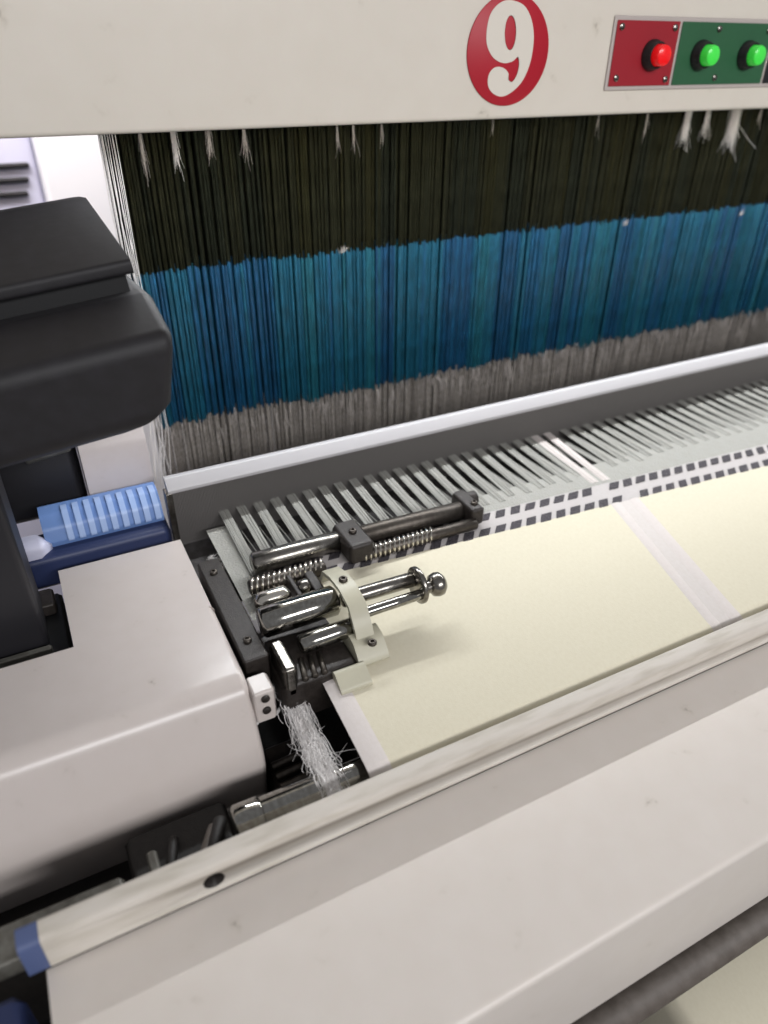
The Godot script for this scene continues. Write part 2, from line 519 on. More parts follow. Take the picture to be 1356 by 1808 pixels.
func build_panel() -> void:
	var t := thing("button_panel", "metal push button plate with red and green fields on the beam", "control panel", Vector3(0.84, 1.44, 0.222))
	var z0 := 0.2222
	var mb := MB.new()
	mb.box(Vector3(0.692, 1.404, z0), Vector3(1.075, 1.4795, z0 + 0.002), 0.001)
	part("frame", mb, M.trim, t)
	var fields := [[0.696, 0.795, M.red_plate, "red_field"], [0.799, 0.961, M.green_plate, "green_field"], [0.965, 1.071, M.black_plate, "black_field"]]
	for f in fields:
		mb = MB.new()
		mb.box(Vector3(f[0], 1.4085, z0 + 0.0021), Vector3(f[1], 1.475, z0 + 0.0032), 0.0006)
		part(f[3], mb, f[2], t)
	for b in [[0.757, M.red_cap, "red round push button"], [0.838, M.green_cap, "green round push button beside the red field"], [0.921, M.green_cap, "green round push button beside the black field"]]:
		var c := Vector3(b[0], 1.4405, z0 + 0.0032)
		mb = MB.new()
		mb.lathe(c, c + Vector3(0, 0, 1), [Vector2(0.0165, 0), Vector2(0.0165, 0.003), Vector2(0.0155, 0.0045), Vector2(0.0145, 0.0105), Vector2(0.0138, 0.0118), Vector2(0.0122, 0.0118), Vector2(0.0122, 0.009), Vector2(0, 0.009)], 32)
		var o := part("button", mb, M.black, t)
		o.set_meta("label", b[2])
		mb = MB.new()
		mb.lathe(c + Vector3(0, 0, 0.0091), c + Vector3(0, 0, 1), [Vector2(0.0116, 0), Vector2(0.0112, 0.010), Vector2(0.0104, 0.0125), Vector2(0.007, 0.0142), Vector2(0, 0.0147)], 32)
		part("cap", mb, b[1], o, t.position)
	for s in [[0.703, 1.4685], [0.706, 1.417], [0.787, 1.4685], [0.862, 1.468], [0.872, 1.416], [0.786, 1.415], [0.952, 1.467]]:
		var c := Vector3(s[0], s[1], z0 + 0.0032)
		mb = MB.new()
		mb.lathe(c, c + Vector3(0, 0, 1), [Vector2(0.0038, 0), Vector2(0.0036, 0.0014), Vector2(0.002, 0.0022), Vector2(0, 0.0024)], 16)
		part("screw", mb, M.steel, t)

# ---------------------------------------------------------------- harness
func cord_shapes(mbs: Array, at: Vector3, s: float, jb: float, jt: float) -> void:
	# olive cord, blue sleeve, wire heddle
	mbs[0].tube(PackedVector3Array([at + Vector3(0, 1.56, 0), at + Vector3(0, 1.226 + jt, 0)]), 0.00185 * s, 6)
	mbs[1].lathe(at + Vector3(0, 1.03 + jb, 0), at + Vector3(0, 3, 0), [Vector2(0.0008, 0), Vector2(0.0019 * s, 0.003), Vector2(0.002 * s, 0.19 + jt - jb), Vector2(0.0012, 0.196 + jt - jb)], 8)
	mbs[2].box(at + Vector3(-0.0008, 0.86, -0.0004), at + Vector3(0.0008, 1.032 + jb, 0.0004))

func build_cords() -> void:
	var protos := []
	var x0 := 0.1275
	var pitch := 0.00402
	var kinds := ["teal blue sleeve", "mid blue sleeve", "green tinted sleeve", "deep navy sleeve"]
	for k in 4:
		var mbs := [MB.new(), MB.new(), MB.new()]
		cord_shapes(mbs, Vector3.ZERO, [1.0, 1.08, 0.95, 1.0][k], [0.0, 0.006, -0.004, 0.003][k], [0.0, 0.001, -0.001, 0.002][k])
		var t := Node3D.new()
		part("cord", mbs[0], M.olive[k], t, Vector3.ZERO)
		part("sleeve", mbs[1], M.blue[k], t, Vector3.ZERO)
		part("wire_heddle", mbs[2], M.wire, t, Vector3.ZERO)
		protos.append(t)
	var tone := FastNoiseLite.new()
	tone.seed = 4
	tone.frequency = 0.05
	for i in 298:
		var q := tone.get_noise_1d(i * 1.0) * 3.6 + rng.randfn(0, 0.28)
		var k := 0 if abs(q) < 0.55 else (1 if q > 0 and q < 1.3 else (2 if q < 0 and q > -1.3 else 3))
		var o: Node3D = protos[k].duplicate()
		o.name = numbered("harness_cord")
		add_child(o)
		o.position = Vector3(x0 + pitch * i + rng.randf_range(-0.0003, 0.0003), rng.randf_range(-0.003, 0.003), 0.12 + rng.randf_range(-0.0018, 0.0018))
		o.rotation = Vector3(0, rng.randf_range(-0.5, 0.5), rng.randfn(0, 0.0007))
		tag(o, "harness cord of the loom's front row, olive above a %s" % kinds[k], "harness cord", "front row of harness cords with %ss" % kinds[k])
	for p in protos: p.free()
	# the ranks behind, past counting
	var mbs := []
	for k in 7: mbs.append(MB.new())
	for row in 6:
		for i in 300:
			var at := Vector3(x0 + pitch * (i + 0.5 * (row % 2)) + rng.randf_range(-0.001, 0.001), rng.randf_range(-0.008, 0.008), 0.108 - 0.014 * row + rng.randf_range(-0.003, 0.003))
			var k := rng.randi_range(0, 1)
			cord_shapes([mbs[k], mbs[2 + rng.randi_range(0, 3)], mbs[6]], at, 1.1, rng.randf_range(-0.006, 0.006), 0.0)
	var am := ArrayMesh.new()
	var ms := [M.olive[1], M.olive[3], M.blue[0], M.blue[1], M.blue[2], M.blue[3], M.wire]
	for k in 7: mbs[k].add_to(am, ms[k], Vector3(0.7, 0.9, 0.08))
	var o := MeshInstance3D.new()
	o.name = "harness_cords"
	add_child(o)
	o.position = Vector3(0.7, 0.9, 0.08)
	o.mesh = am
	tag(o, "dense mass of olive and blue harness cords behind the front row", "harness cords", "", "stuff")

func build_reed() -> void:
	var t := thing("reed", "weaving reed with a bright white top bar and dark wire dents", "reed", Vector3(0.8, 0.96, 0.29))
	var mb := MB.new()
	mb.extrude(rounded([Vector2(0.302, 1.037), Vector2(0.302, 1.041), Vector2(0.291, 1.0515), Vector2(0.284, 1.0515), Vector2(0.284, 1.037)], [0.001, 0.003, 0.004, 0.002, 0.001], 3), 0.094, 1.75)
	part("top_bar", mb, M.cap, t)
	mb = MB.new()
	for i in 980:
		var x := 0.099 + i * 0.0016
		mb.box(Vector3(x, 0.965, 0.288), Vector3(x + 0.0008, 1.0368, 0.297))
	part("dents", mb, M.dent, t, Vector3.INF, "stuff")
	mb = MB.new()
	mb.box(Vector3(0.091, 0.962, 0.284), Vector3(0.0985, 1.0365, 0.300), 0.001)
	part("end_post", mb, M.steel, t)
	mb = MB.new()
	mb.box(Vector3(0.085, 0.93, 0.255), Vector3(1.75, 0.962, 0.385), 0.003)
	part("sley", mb, M.sley, t)

# ---------------------------------------------------------------- cloth
const TILT := 0.1405
func zf(x: float) -> float:
	return 0.459 + 0.060 * (x - 0.4)
func on_cloth(x: float, z: float, lift := 0.0) -> Vector3:
	return Vector3(x, 0.9905 - max(0.0, z - 0.452) * TILT + lift, z)

func strip_mesh(width: float, yarns: int, z0: float, z1: float, m: Material, y := 0.0) -> ArrayMesh:
	var mb := MB.new()
	var w := width / yarns
	for i in yarns:
		var c := -width / 2 + w * (i + 0.5)
		var j := rng.randf_range(-0.0006, 0.0006)
		for k in 4:
			var a0 := PI * k / 4.0
			var a1 := PI * (k + 1) / 4.0
			var n0 := Vector3(-cos(a0), sin(a0), 0)
			var n1 := Vector3(-cos(a1), sin(a1), 0)
			var r := w * 0.53
			var off := Vector3(c, y + j, 0)
			mb.quad(off + n0 * r + Vector3(0, 0, z0), off + n1 * r + Vector3(0, 0, z0), off + n1 * r + Vector3(0, 0, z1), off + n0 * r + Vector3(0, 0, z1), n0, n1, n1, n0)
	return mb.mesh(m)

# a sheet that lies on the cloth, from x0 to x1 and from depth a(x) to b(x)
func sheet(x0: float, x1: float, a: Callable, b: Callable, lift: float, nx := 40, nz := 10) -> MB:
	var mb := MB.new()
	var up := Vector3(0, 1, TILT).normalized()
	for i in nx:
		for k in nz:
			var q := []
			for s in [[i, k], [i + 1, k], [i + 1, k + 1], [i, k + 1]]:
				var x: float = lerp(x0, x1, float(s[0]) / nx)
				q.append(on_cloth(x, lerp(a.call(x), b.call(x), float(s[1]) / nz), lift))
			mb.quad(q[0], q[1], q[2], q[3], up, up, up, up)
	return mb

func build_cloth() -> void:
	var t := thing("towel_cloth", "cream towel cloth being woven, with white edge and dashed border", "cloth", Vector3(0.7, 0.96, 0.55))
	var xl := 0.158
	var xr := 1.7
	# terry body, running down behind the front rail
	var pr := func(x: float) -> PackedVector3Array:
		var p := PackedVector3Array()
		var z0 := zf(x) + 0.006
		for k in 9: p.append(on_cloth(x, lerp(z0, 0.662, k / 8.0), 0.0012))
		var c := on_cloth(x, 0.662, 0.0012)
		for k in 6:
			var a := (k + 1) / 6.0 * (PI / 2 - TILT)
			p.append(c + Vector3(0, -0.014 * (1 - cos(a)) - 0.014 * sin(a) * TILT, 0.014 * sin(a)))
		p.append(p[-1] + Vector3(0, -0.09, -0.01))
		return p
	var spans := [[xl, 0.178, "selvedge", M.white_cloth, 0.0012], [0.178, 0.5755, "terry", M.cloth, 0.0], [0.5755, 0.589, "divider_stripe", M.white_cloth, 0.0012], [0.589, 0.603, "divider_groove", M.groove, 0.0], [0.603, 0.6175, "divider_stripe", M.white_cloth, 0.0012], [0.6175, 1.03, "terry", M.cloth, 0.0], [1.03, xr, "terry", M.cloth, 0.0]]
	for s in spans:
		var mb := MB.new()
		var nx := 4 if s[1] - s[0] < 0.05 else 24
		var rows := []
		for i in nx + 1:
			var x: float = lerp(s[0], s[1], float(i) / nx)
			var p: PackedVector3Array = pr.call(x)
			var crown: float = s[4] * (1.0 if s[4] < 0 else sqrt(max(0.0, sin(PI * i / nx))))
			for k in p.size():
				# the stripe leans a little towards the left on its way to the viewer
				p[k].y += crown
				p[k].x -= 0.036 * clamp((p[k].z - 0.47) / 0.19, 0.0, 1.0) * clamp(1.0 - abs(x - 0.5965) / 0.40, 0.0, 1.0)
			rows.append(p)
		for i in nx:
			for k in rows[0].size() - 1:
				var q := [rows[i][k], rows[i + 1][k], rows[i + 1][k + 1], rows[i][k + 1]]
				var nn := []
				for w in [[i, k], [i + 1, k], [i + 1, k + 1], [i, k + 1]]:
					var a: Vector3 = rows[w[0]][min(w[1] + 1, rows[0].size() - 1)] - rows[w[0]][max(w[1] - 1, 0)]
					var b: Vector3 = rows[min(w[0] + 1, nx)][w[1]] - rows[max(w[0] - 1, 0)][w[1]]
					var m := b.cross(a)
					nn.append(-m.normalized() if m.y < 0 or (abs(m.y) < 1e-7 and m.z < 0) else m.normalized())
				mb.quad(q[0], q[1], q[2], q[3], nn[0], nn[1], nn[2], nn[3])
		part(s[2], mb, s[3], t)
	# woven border with two rows of dashes
	part("border_band", sheet(xl, xr, func(x): return zf(x) - 0.034, func(x): return zf(x) + 0.0065, 0.0, 60, 4), M.border, t)
	# the flat strip behind the border and the lower warp sheet
	part("warp_selvedge", sheet(0.126, 0.1575, func(_x): return 0.312, func(_x): return 0.478, -0.004, 4, 4), M.sheet, t)
	part("plain_band", sheet(xl, xr, func(x): return 0.392 + 0.0 * x, func(x): return zf(x) - 0.0335, -0.0006, 60, 3), M.sheet, t)
	var dash_mb := MB.new()
	var cd := Vector3(0, 0, 0)
	dash_mb.box(cd + Vector3(-0.0068, -0.0004, -0.0064), cd + Vector3(0.0068, 0.0007, 0.0064), 0.0005)
	for i in dash_mb.v.size(): dash_mb.v[i].x -= dash_mb.v[i].z * 0.75
	var dash_mesh := dash_mb.mesh(M.dash)
	var pitch := 0.0205
	var count := 56
	for row in 2:
		for i in count:
			var x := 0.175 + pitch * i + 0.004 * row
			if x > 0.572 and x < 0.622 and not (x > 0.588 and x < 0.608): continue
			var o := MeshInstance3D.new()
			o.name = "dash"
			o.mesh = dash_mesh
			t.add_child(o, true)
			o.position = on_cloth(x, zf(x) + (-0.025 if row == 0 else 0.0005), 0.0004) - t.position
			o.rotation = Vector3(atan(TILT) * 0.4, rng.randfn(0, 0.012) - 0.05, 0)
			o.scale = Vector3(rng.randf_range(0.9, 1.08), 1, rng.randf_range(0.88, 1.08))
	# alternating groups of raised and lowered warp yarns
	var light := []
	for k in 3: light.append(strip_mesh(0.0112, 7, 0.0, 0.126 + 0.003 * (k % 3), M.yarn_light))
	var divider := strip_mesh(0.0118, 7, 0.0, 0.150, M.white_cloth)
	# lowered groups: fewer yarns, running down into the open shed towards the reed
	var dark := []
	for k in 5:
		var mb := MB.new()
		var deep: float = lerp(0.015, 0.005, k / 4.0)
		for i in 2 * k + 2:
			var c := (i + 0.5) / (2.0 * k + 2.0) * 0.0096 - 0.0048
			mb.tube(PackedVector3Array([Vector3(c, -deep + rng.randf_range(-0.0008, 0.0008), 0.0), Vector3(c + rng.randf_range(-0.0004, 0.0004), -deep * 0.52, 0.059), Vector3(c, -0.0006, 0.118)]), 0.00068, 6)
		dark.append(mb.mesh(M.yarn_light))
	for i in 62:
		var x := 0.152 + pitch * i
		var o := MeshInstance3D.new()
		o.name = "raised_warp_group"
		o.mesh = light[rng.randi_range(0, 2)]
		t.add_child(o, true)
		var rise: float = lerp(0.056, 0.018, clamp((x - 0.35) / 0.35, 0.0, 1.0))
		o.position = Vector3(x, 0.9896 + 0.13 * rise, 0.281 + rng.randf_range(-0.003, 0.003) + (0.006 if x < 0.2 else 0.0)) - t.position
		o.rotation = Vector3(rise, rng.randfn(0, 0.006), 0)
		if abs(x - 0.605) < 0.0195:
			o.mesh = divider
			o.position.x = (0.595 if x < 0.605 else 0.6165) - t.position.x
			o.position.y += 0.0008
			o.rotation.y = -0.03 if x < 0.605 else -0.06
		var tn := int(clamp((x - 0.26) / 0.085 + rng.randfn(0, 0.35), 0, 4))
		o = MeshInstance3D.new()
		o.name = "lowered_warp_group"
		o.mesh = dark[tn]
		t.add_child(o, true)
		o.position = Vector3(x + pitch * 0.5, 0.9894, 0.287 + rng.randf_range(-0.002, 0.002)) - t.position

# ---------------------------------------------------------------- front of the loom
func build_front() -> void:
	# front cover shelf with a rounded edge and an apron
	var t := thing("front_cover", "smooth pale front cover shelf below the front rail", "cover", Vector3(0.5, 0.81, 0.77))
	var mb := MB.new()
	mb.extrude(rounded([Vector2(0.690, 0.93), Vector2(0.8425, 0.93), Vector2(0.8445, 0.811), Vector2(0.80, 0.811), Vector2(0.80, 0.816), Vector2(0.8385, 0.816), Vector2(0.8375, 0.924), Vector2(0.690, 0.924)], [0, 0.0055, 0.004, 0, 0, 0, 0.002, 0], 6), -0.092, 1.6)
	part("top_and_apron", mb, M.shelf, t)
	mb = MB.new()
	mb.box(Vector3(-0.09, 0.70, 0.69), Vector3(1.6, 0.922, 0.70))
	part("back_plate", mb, M.oily, t)
	# rail with a bolt hole
	var rail := CSGCombiner3D.new()
	rail.name = numbered("front_rail")
	add_child(rail)
	rail.position = Vector3(0.5, 0.95, 0.684)
	rail.calculate_tangents = false
	var body := CSGPolygon3D.new()
	body.name = "bar"
	# polygon plane is local xy, extruded towards local -z; turned so that it runs along world x
	body.polygon = rounded([Vector2(0.008, -0.0165), Vector2(0.0075, 0.0165), Vector2(-0.008, 0.0175), Vector2(-0.008, -0.0165)], [0.002, 0.0045, 0.003, 0.001], 4)
	body.mode = CSGPolygon3D.MODE_DEPTH
	body.depth = 1.73
	body.smooth_faces = true
	body.rotation.y = -PI / 2
	body.position = Vector3(-0.588, 0, 0)
	body.material = M.rail
	rail.add_child(body)
	var hole := CSGCylinder3D.new()
	hole.name = "bolt_hole"
	hole.operation = CSGShape3D.OPERATION_SUBTRACTION
	hole.radius = 0.0078
	hole.height = 0.03
	hole.sides = 28
	hole.rotation.x = PI / 2
	hole.position = Vector3(0.024 - 0.5, -0.001, 0.010)
	hole.material = M.oily
	rail.add_child(hole)
	tag(rail, "stained off-white front rail with one dark bolt hole", "rail")
	# end piece with blue paint
	mb = MB.new()
	mb.extrude(rounded([Vector2(0.676, 0.9335), Vector2(0.676, 0.9675), Vector2(0.6915, 0.9665), Vector2(0.692, 0.9335)], [0.001, 0.003, 0.0045, 0.002], 4), -0.1015, -0.0882)
	single("rail_end_cap", mb, M.cap_blue, "small blue cap on the near end of the stained front rail", "cap", Vector3(-0.114, 0.93, 0.685))
	t = thing("side_post", "dark navy post beside the shelf's end at the bottom corner", "post", Vector3(-0.16, 0, 0.74))
	mb = MB.new()
	mb.box(Vector3(-0.23, 0, 0.69), Vector3(-0.108, 0.925, 0.80), 0.008)
	part("body", mb, M.navy, t)
	mb = MB.new()
	mb.box(Vector3(-0.107, 0.2, 0.72), Vector3(-0.099, 0.915, 0.79), 0.003)
	part("edge_strip", mb, M.black, t)
	# cloth roll below
	t = thing("cloth_roll", "roll of finished cream cloth under the front cover", "cloth roll", Vector3(0.9, 0.42, 0.8))
	mb = MB.new()
	var prof := []
	var ln := 1.2
	prof.append(Vector2(0.02, 0.0))
	prof.append(Vector2(0.17, 0.0))
	prof.append(Vector2(0.186, 0.008))
	for k in 41:
		prof.append(Vector2(0.19 + 0.0022 * sin(k * 1.9) + 0.0016 * sin(k * 4.3), 0.015 + (ln - 0.03) * k / 40.0))
	prof.append(Vector2(0.17, ln))
	mb.lathe(Vector3(0.43, 0.42, 0.80), Vector3(1.7, 0.42, 0.80), prof, 64)
	part("wound_cloth", mb, M.cloth, t)
	mb = MB.new()
	mb.rod(Vector3(0.35, 0.42, 0.80), Vector3(1.75, 0.42, 0.80), 0.03)
	part("core", mb, M.steel, t)
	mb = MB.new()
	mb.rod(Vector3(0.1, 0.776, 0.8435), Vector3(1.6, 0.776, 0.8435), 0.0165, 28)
	single("shade_roller", mb, M.roller, "added brown roller in place of the shade band under the apron", "roller", Vector3(0.8, 0.776, 0.8435))  # roller added to give the dark shade band below the apron
	mb = MB.new()
	mb.box(Vector3(-0.1, 0.02, 0.57), Vector3(1.7, 0.70, 0.60), 0.004)
	single("lower_panel", mb, M.floor, "dark lower panel of the loom behind the cloth roll", "panel", Vector3(0.8, 0.02, 0.585))

# ---------------------------------------------------------------- left side
# rounds the back corner of a lid in plan: points beyond the arc are pulled in along x
func soften_corner(mb: MB, x1: float, z0: float, r: float) -> void:
	for i in mb.v.size():
		var p := mb.v[i]
		if p.x > x1 - r and p.z < z0 + r:
			var d := z0 + r - p.z
			var lim := x1 - r + sqrt(max(0.0, r * r - min(d, r) * min(d, r)))
			if p.x > lim: mb.v[i].x = lim

func build_left() -> void:
	# pinkish grey side cover with a rounded front edge
	var t := thing("side_cover", "pinkish grey side cover with rounded front edge and notch", "cover", Vector3(0.0, 0.83, 0.45))
	var mb := MB.new()
	var r := 0.024
	mb.extrude(rounded([Vector2(0.334, 0.80), Vector2(0.334, 1.0), Vector2(0.459, 1.0), Vector2(0.459, 0.80)], [0, 0.004, 0, 0], 8), -0.031, 0.093)
	part("shell", mb, M.cover, t)
	mb = MB.new()
	mb.extrude_soft(rounded([Vector2(0.459, 0.80), Vector2(0.459, 1.0), Vector2(0.4591, 1.0), Vector2(0.566, 1.0), Vector2(0.600, 0.93), Vector2(0.582, 0.84), Vector2(0.555, 0.80)], [0, 0, 0, r, 0.06, 0.06, 0], 8), -0.6, 0.0945, 0.006)
	part("front_shell", mb, M.cover, t)
	# small bracket with two holes at the right edge
	mb = MB.new()
	mb.box(Vector3(0.094, 0.955, 0.553), Vector3(0.114, 0.992, 0.578), 0.003)
	part("tab", mb, M.cover, t)
	for k in 2:
		mb = MB.new()
		mb.rod(Vector3(0.1045, 0.985 - 0.014 * k, 0.5775), Vector3(0.1045, 0.985 - 0.014 * k, 0.5805), 0.0038, 12)
		part("screw", mb, M.oily, t)
	# black motor housing above
	t = thing("motor_housing", "large black ribbed housing with a lid at the loom's side", "housing", Vector3(0.1, 1.2, 0.36))
	t.rotation.z = 0.10
	var inv := Vector3(0.1, 1.2, 0.36)
	mb = MB.new()
	mb.extrude(rounded([Vector2(0.215, 1.30), Vector2(0.225, 1.336), Vector2(0.364, 1.300), Vector2(0.364, 1.289), Vector2(0.30, 1.285)], [0.01, 0.03, 0.005, 0.004, 0], 6), -0.6, 0.1)
	soften_corner(mb, 0.1, 0.225, 0.045)
	part("lid", mb, M.motor, t, inv)
	mb = MB.new()
	mb.extrude(rounded([Vector2(0.24, 1.26), Vector2(0.24, 1.312), Vector2(0.352, 1.293), Vector2(0.352, 1.25)], [0.01, 0, 0, 0], 4), -0.6, 0.094)
	part("groove", mb, M.black, t, inv)
	mb = MB.new()
	mb.extrude_soft(rounded([Vector2(0.235, 1.26), Vector2(0.372, 1.275), Vector2(0.440, 1.259), Vector2(0.437, 1.19), Vector2(0.40, 1.17), Vector2(0.25, 1.18)], [0.01, 0.012, 0.016, 0.02, 0.03, 0.02], 8), -0.6, 0.108, 0.009)
	for i in mb.v.size():
		# the end leans inwards towards its bottom
		if mb.v[i].x > 0: mb.v[i].x -= max(0.0, 1.258 - mb.v[i].y) * 0.22 + max(0.0, 1.205 - mb.v[i].y) * 0.9
	part("body", mb, M.motor, t, inv)
	mb = MB.new()
	mb.extrude(rounded([Vector2(0.28, 1.18), Vector2(0.40, 1.186), Vector2(0.37, 1.16), Vector2(0.29, 1.15)], [0.01, 0.01, 0.02, 0.02], 6), -0.6, -0.01)
	part("underside", mb, M.motor_dark, t, inv)
	# post that carries it
	t = thing("support_post", "black upright post under the black housing", "post", Vector3(-0.1, 0.95, 0.40))
	mb = MB.new()
	mb.box(Vector3(-0.22, 0.93, 0.352), Vector3(-0.052, 1.17, 0.42), 0.006)
	part("column", mb, M.motor_dark, t)
	mb = MB.new()
	mb.box(Vector3(-0.25, 0.955, 0.335), Vector3(-0.034, 0.975, 0.456), 0.004)
	part("foot_plate", mb, M.black, t)
	mb = MB.new()
	mb.box(Vector3(-0.058, 0.975, 0.345), Vector3(-0.040, 0.99, 0.375), 0.003)
	part("clamp", mb, M.oily, t)
	mb = MB.new()
	mb.box(Vector3(-0.25, 0.976, 0.425), Vector3(-0.05, 0.984, 0.432), 0.002)
	part("edge_bar", mb, M.grey_bar, t)
	# blue ribbed cover
	t = thing("ribbed_cover", "light blue ribbed plastic cover next to the white bar's end", "cover", Vector3(0.03, 0.99, 0.30))
	mb = MB.new()
	mb.extrude(rounded([Vector2(0.26, 0.985), Vector2(0.26, 1.037), Vector2(0.285, 1.037), Vector2(0.298, 1.027), Vector2(0.302, 1.012), Vector2(0.30, 1.006)], [0, 0.008, 0.01, 0.01, 0.004, 0], 6), -0.036, 0.085)
	part("shell", mb, M.pale_blue, t)
	for i in 9:
		mb = MB.new()
		var x := -0.014 + i * 0.0113
		mb.extrude(rounded([Vector2(0.27, 0.99), Vector2(0.27, 1.039), Vector2(0.287, 1.039), Vector2(0.3005, 1.028), Vector2(0.3055, 1.012)], [0, 0.008, 0.01, 0.01, 0.003], 5), x, x + 0.006)
		part("rib", mb, M.rib_blue, t)
	mb = MB.new()
	mb.box(Vector3(-0.07, 0.965, 0.262), Vector3(0.088, 1.006, 0.318), 0.008)
	part("base", mb, M.navy, t)
	mb = MB.new()
	mb.box(Vector3(-0.074, 0.995, 0.285), Vector3(-0.031, 1.024, 0.316), 0.012)
	part("end_lobe", mb, M.lilac, t)
	mb = MB.new()
	mb.rod(Vector3(-0.03, 0.972, 0.331), Vector3(0.02, 0.984, 0.331), 0.008, 16)
	single("hose", mb, M.oily, "short dark hose lying below the light blue ribbed cover", "hose", Vector3(0, 0.975, 0.33))
	# pale rounded casing behind
	t = thing("rounded_casing", "pale rounded casing above the light blue ribbed cover", "casing", Vector3(0.055, 1.0, 0.24))
	mb = MB.new()
	mb.extrude(rounded([Vector2(0.17, 0.99), Vector2(0.17, 1.15), Vector2(0.225, 1.15), Vector2(0.25, 1.08), Vector2(0.25, 0.99)], [0, 0.02, 0.05, 0.04, 0], 8), 0.018, 0.088)
	part("shell", mb, M.pale, t)
	mb = MB.new()
	mb.box(Vector3(-0.16, 1.0, 0.19), Vector3(0.0165, 1.115, 0.238), 0.012)
	part("bearing_block", mb, M.motor_dark, t)
	mb = MB.new()
	mb.rod(Vector3(-0.035, 1.088, 0.246), Vector3(0.010, 1.094, 0.246), 0.009, 16)
	part("pin", mb, M.grey_bar, t)

# ---------------------------------------------------------------- temple
func build_temple() -> void:
	var t := thing("cloth_temple", "steel cloth temple with toothed rings, cream bracket and knob", "temple", Vector3(0.2, 0.98, 0.47))
	var mb := MB.new()
	mb.box(Vector3(0.098, 0.965, 0.385), Vector3(0.121, 1.0, 0.545), 0.002)
	part("mounting_bar", mb, M.oily, t)
	# rear bar
	mb = MB.new()
	mb.rod(Vector3(0.147, 1.004, 0.418), Vector3(0.243, 1.004, 0.420), 0.0115, 28)
	part("rear_bar", mb, M.steel, t)
	mb = MB.new()
	mb.rod(Vector3(0.268, 1.003, 0.420), Vector3(0.394, 1.003, 0.425), 0.0105, 28)
	part("rear_bar", mb, M.worn, t)
	mb = MB.new()
	mb.box(Vector3(0.241, 0.992, 0.403), Vector3(0.270, 1.018, 0.455), 0.005)
	part("collar", mb, M.oily, t)
	mb = MB.new()
	mb.box(Vector3(0.392, 0.992, 0.402), Vector3(0.411, 1.017, 0.450), 0.005)
	mb.rod(Vector3(0.400, 1.006, 0.412), Vector3(0.421, 1.006, 0.414), 0.009, 16)
	part("end_block", mb, M.oily, t)
	# toothed rollers
	for s in [[0.134, 0.214, 0.0092], [0.258, 0.398, 0.0085]]:
		mb = MB.new()
		mb.rod(Vector3(s[0], 0.9985, 0.447), Vector3(s[1], 0.9985, 0.450), s[2] - 0.0016, 20)
		part("roller", mb, M.worn, t)
		var k := 0
		var x: float = s[0] + 0.004
		while x < min(s[1], 0.345) - 0.003:
			mb = MB.new()
			var a := Vector3(0.9, 0.0, 0.42).normalized()
			var c := Vector3(x, 0.9985, 0.4475)
			var R: float = s[2] + 0.001
			mb.lathe(c - a * 0.0011, c + a, [Vector2(0.004, 0), Vector2(R - 0.0007, 0), Vector2(R, 0.0011), Vector2(R - 0.0007, 0.0022), Vector2(0.004, 0.0022)], 22)
			part("toothed_ring", mb, M.tooth, t)
			x += 0.0056
			k += 1
	# main spindle and its blocks
	mb = MB.new()
	mb.rod(Vector3(0.124, 1.008, 0.512), Vector3(0.199, 1.010, 0.514), 0.0145, 32)
	part("spindle", mb, M.chrome, t)
	mb = MB.new()
	mb.rod(Vector3(0.150, 0.996, 0.542), Vector3(0.204, 0.998, 0.543), 0.009, 24)
	part("lower_spindle", mb, M.chrome, t)
	mb = MB.new()
	mb.rod(Vector3(0.130, 1.002, 0.477), Vector3(0.166, 1.004, 0.478), 0.0095, 24, 0.006)
	part("nut", mb, M.tooth, t)
	mb = MB.new()
	mb.rod(Vector3(0.176, 1.002, 0.474), Vector3(0.187, 1.003, 0.475), 0.008, 20)
	part("set_screw", mb, M.steel, t)
	mb = MB.new()
	mb.box(Vector3(0.170, 0.975, 0.452), Vector3(0.176, 1.006, 0.50), 0.002)
	mb.box(Vector3(0.188, 0.975, 0.452), Vector3(0.200, 1.004, 0.49), 0.003)
	part("clamp_plate", mb, M.oily, t)
	mb = MB.new()
	mb.box(Vector3(0.121, 0.935, 0.50), Vector3(0.195, 0.985, 0.575), 0.006)
	part("base_block", mb, M.oily, t)
	mb = MB.new()
	mb.box(Vector3(0.124, 0.97, 0.533), Vector3(0.137, 1.004, 0.575), 0.004)
	part("lever", mb, M.steel, t)
	for k in 3:
		mb = MB.new()
		mb.rod(Vector3(0.148 + 0.009 * k, 0.984, 0.548), Vector3(0.143 + 0.009 * k, 0.985, 0.574), 0.003, 12)
		part("spring_pin", mb, M.worn, t)
	# cream plastic bracket arched over the spindle
	mb = MB.new()
	var outer := PackedVector2Array()
	var arc := [Vector2(0.472, 1.004), Vector2(0.480, 1.020), Vector2(0.500, 1.0265), Vector2(0.522, 1.028), Vector2(0.543, 1.022), Vector2(0.556, 1.004), Vector2(0.566, 0.982)]
	var th := 0.0042
	for p in arc: outer.append(p)
	for i in range(arc.size() - 1, -1, -1):
		var d: Vector2 = (arc[min(i + 1, arc.size() - 1)] - arc[max(i - 1, 0)]).normalized()
		outer.append(arc[i] + Vector2(d.y, -d.x) * th)
	mb.extrude(outer, 0.199, 0.2165, true, 60.0)
	part("bracket", mb, M.cream, t)
	mb = MB.new()
	mb.extrude(rounded([Vector2(0.538, 0.976), Vector2(0.545, 0.998), Vector2(0.562, 0.996), Vector2(0.582, 0.976)], [0.002, 0.008, 0.012, 0.006], 5), 0.194, 0.224)
	mb.extrude(rounded([Vector2(0.57, 0.972), Vector2(0.575, 0.988), Vector2(0.594, 0.976), Vector2(0.594, 0.971)], [0.002, 0.006, 0.006, 0.002], 5), 0.168, 0.198)
	part("bracket_foot", mb, M.cream, t)
	# rods, flange and knob
	mb = MB.new()
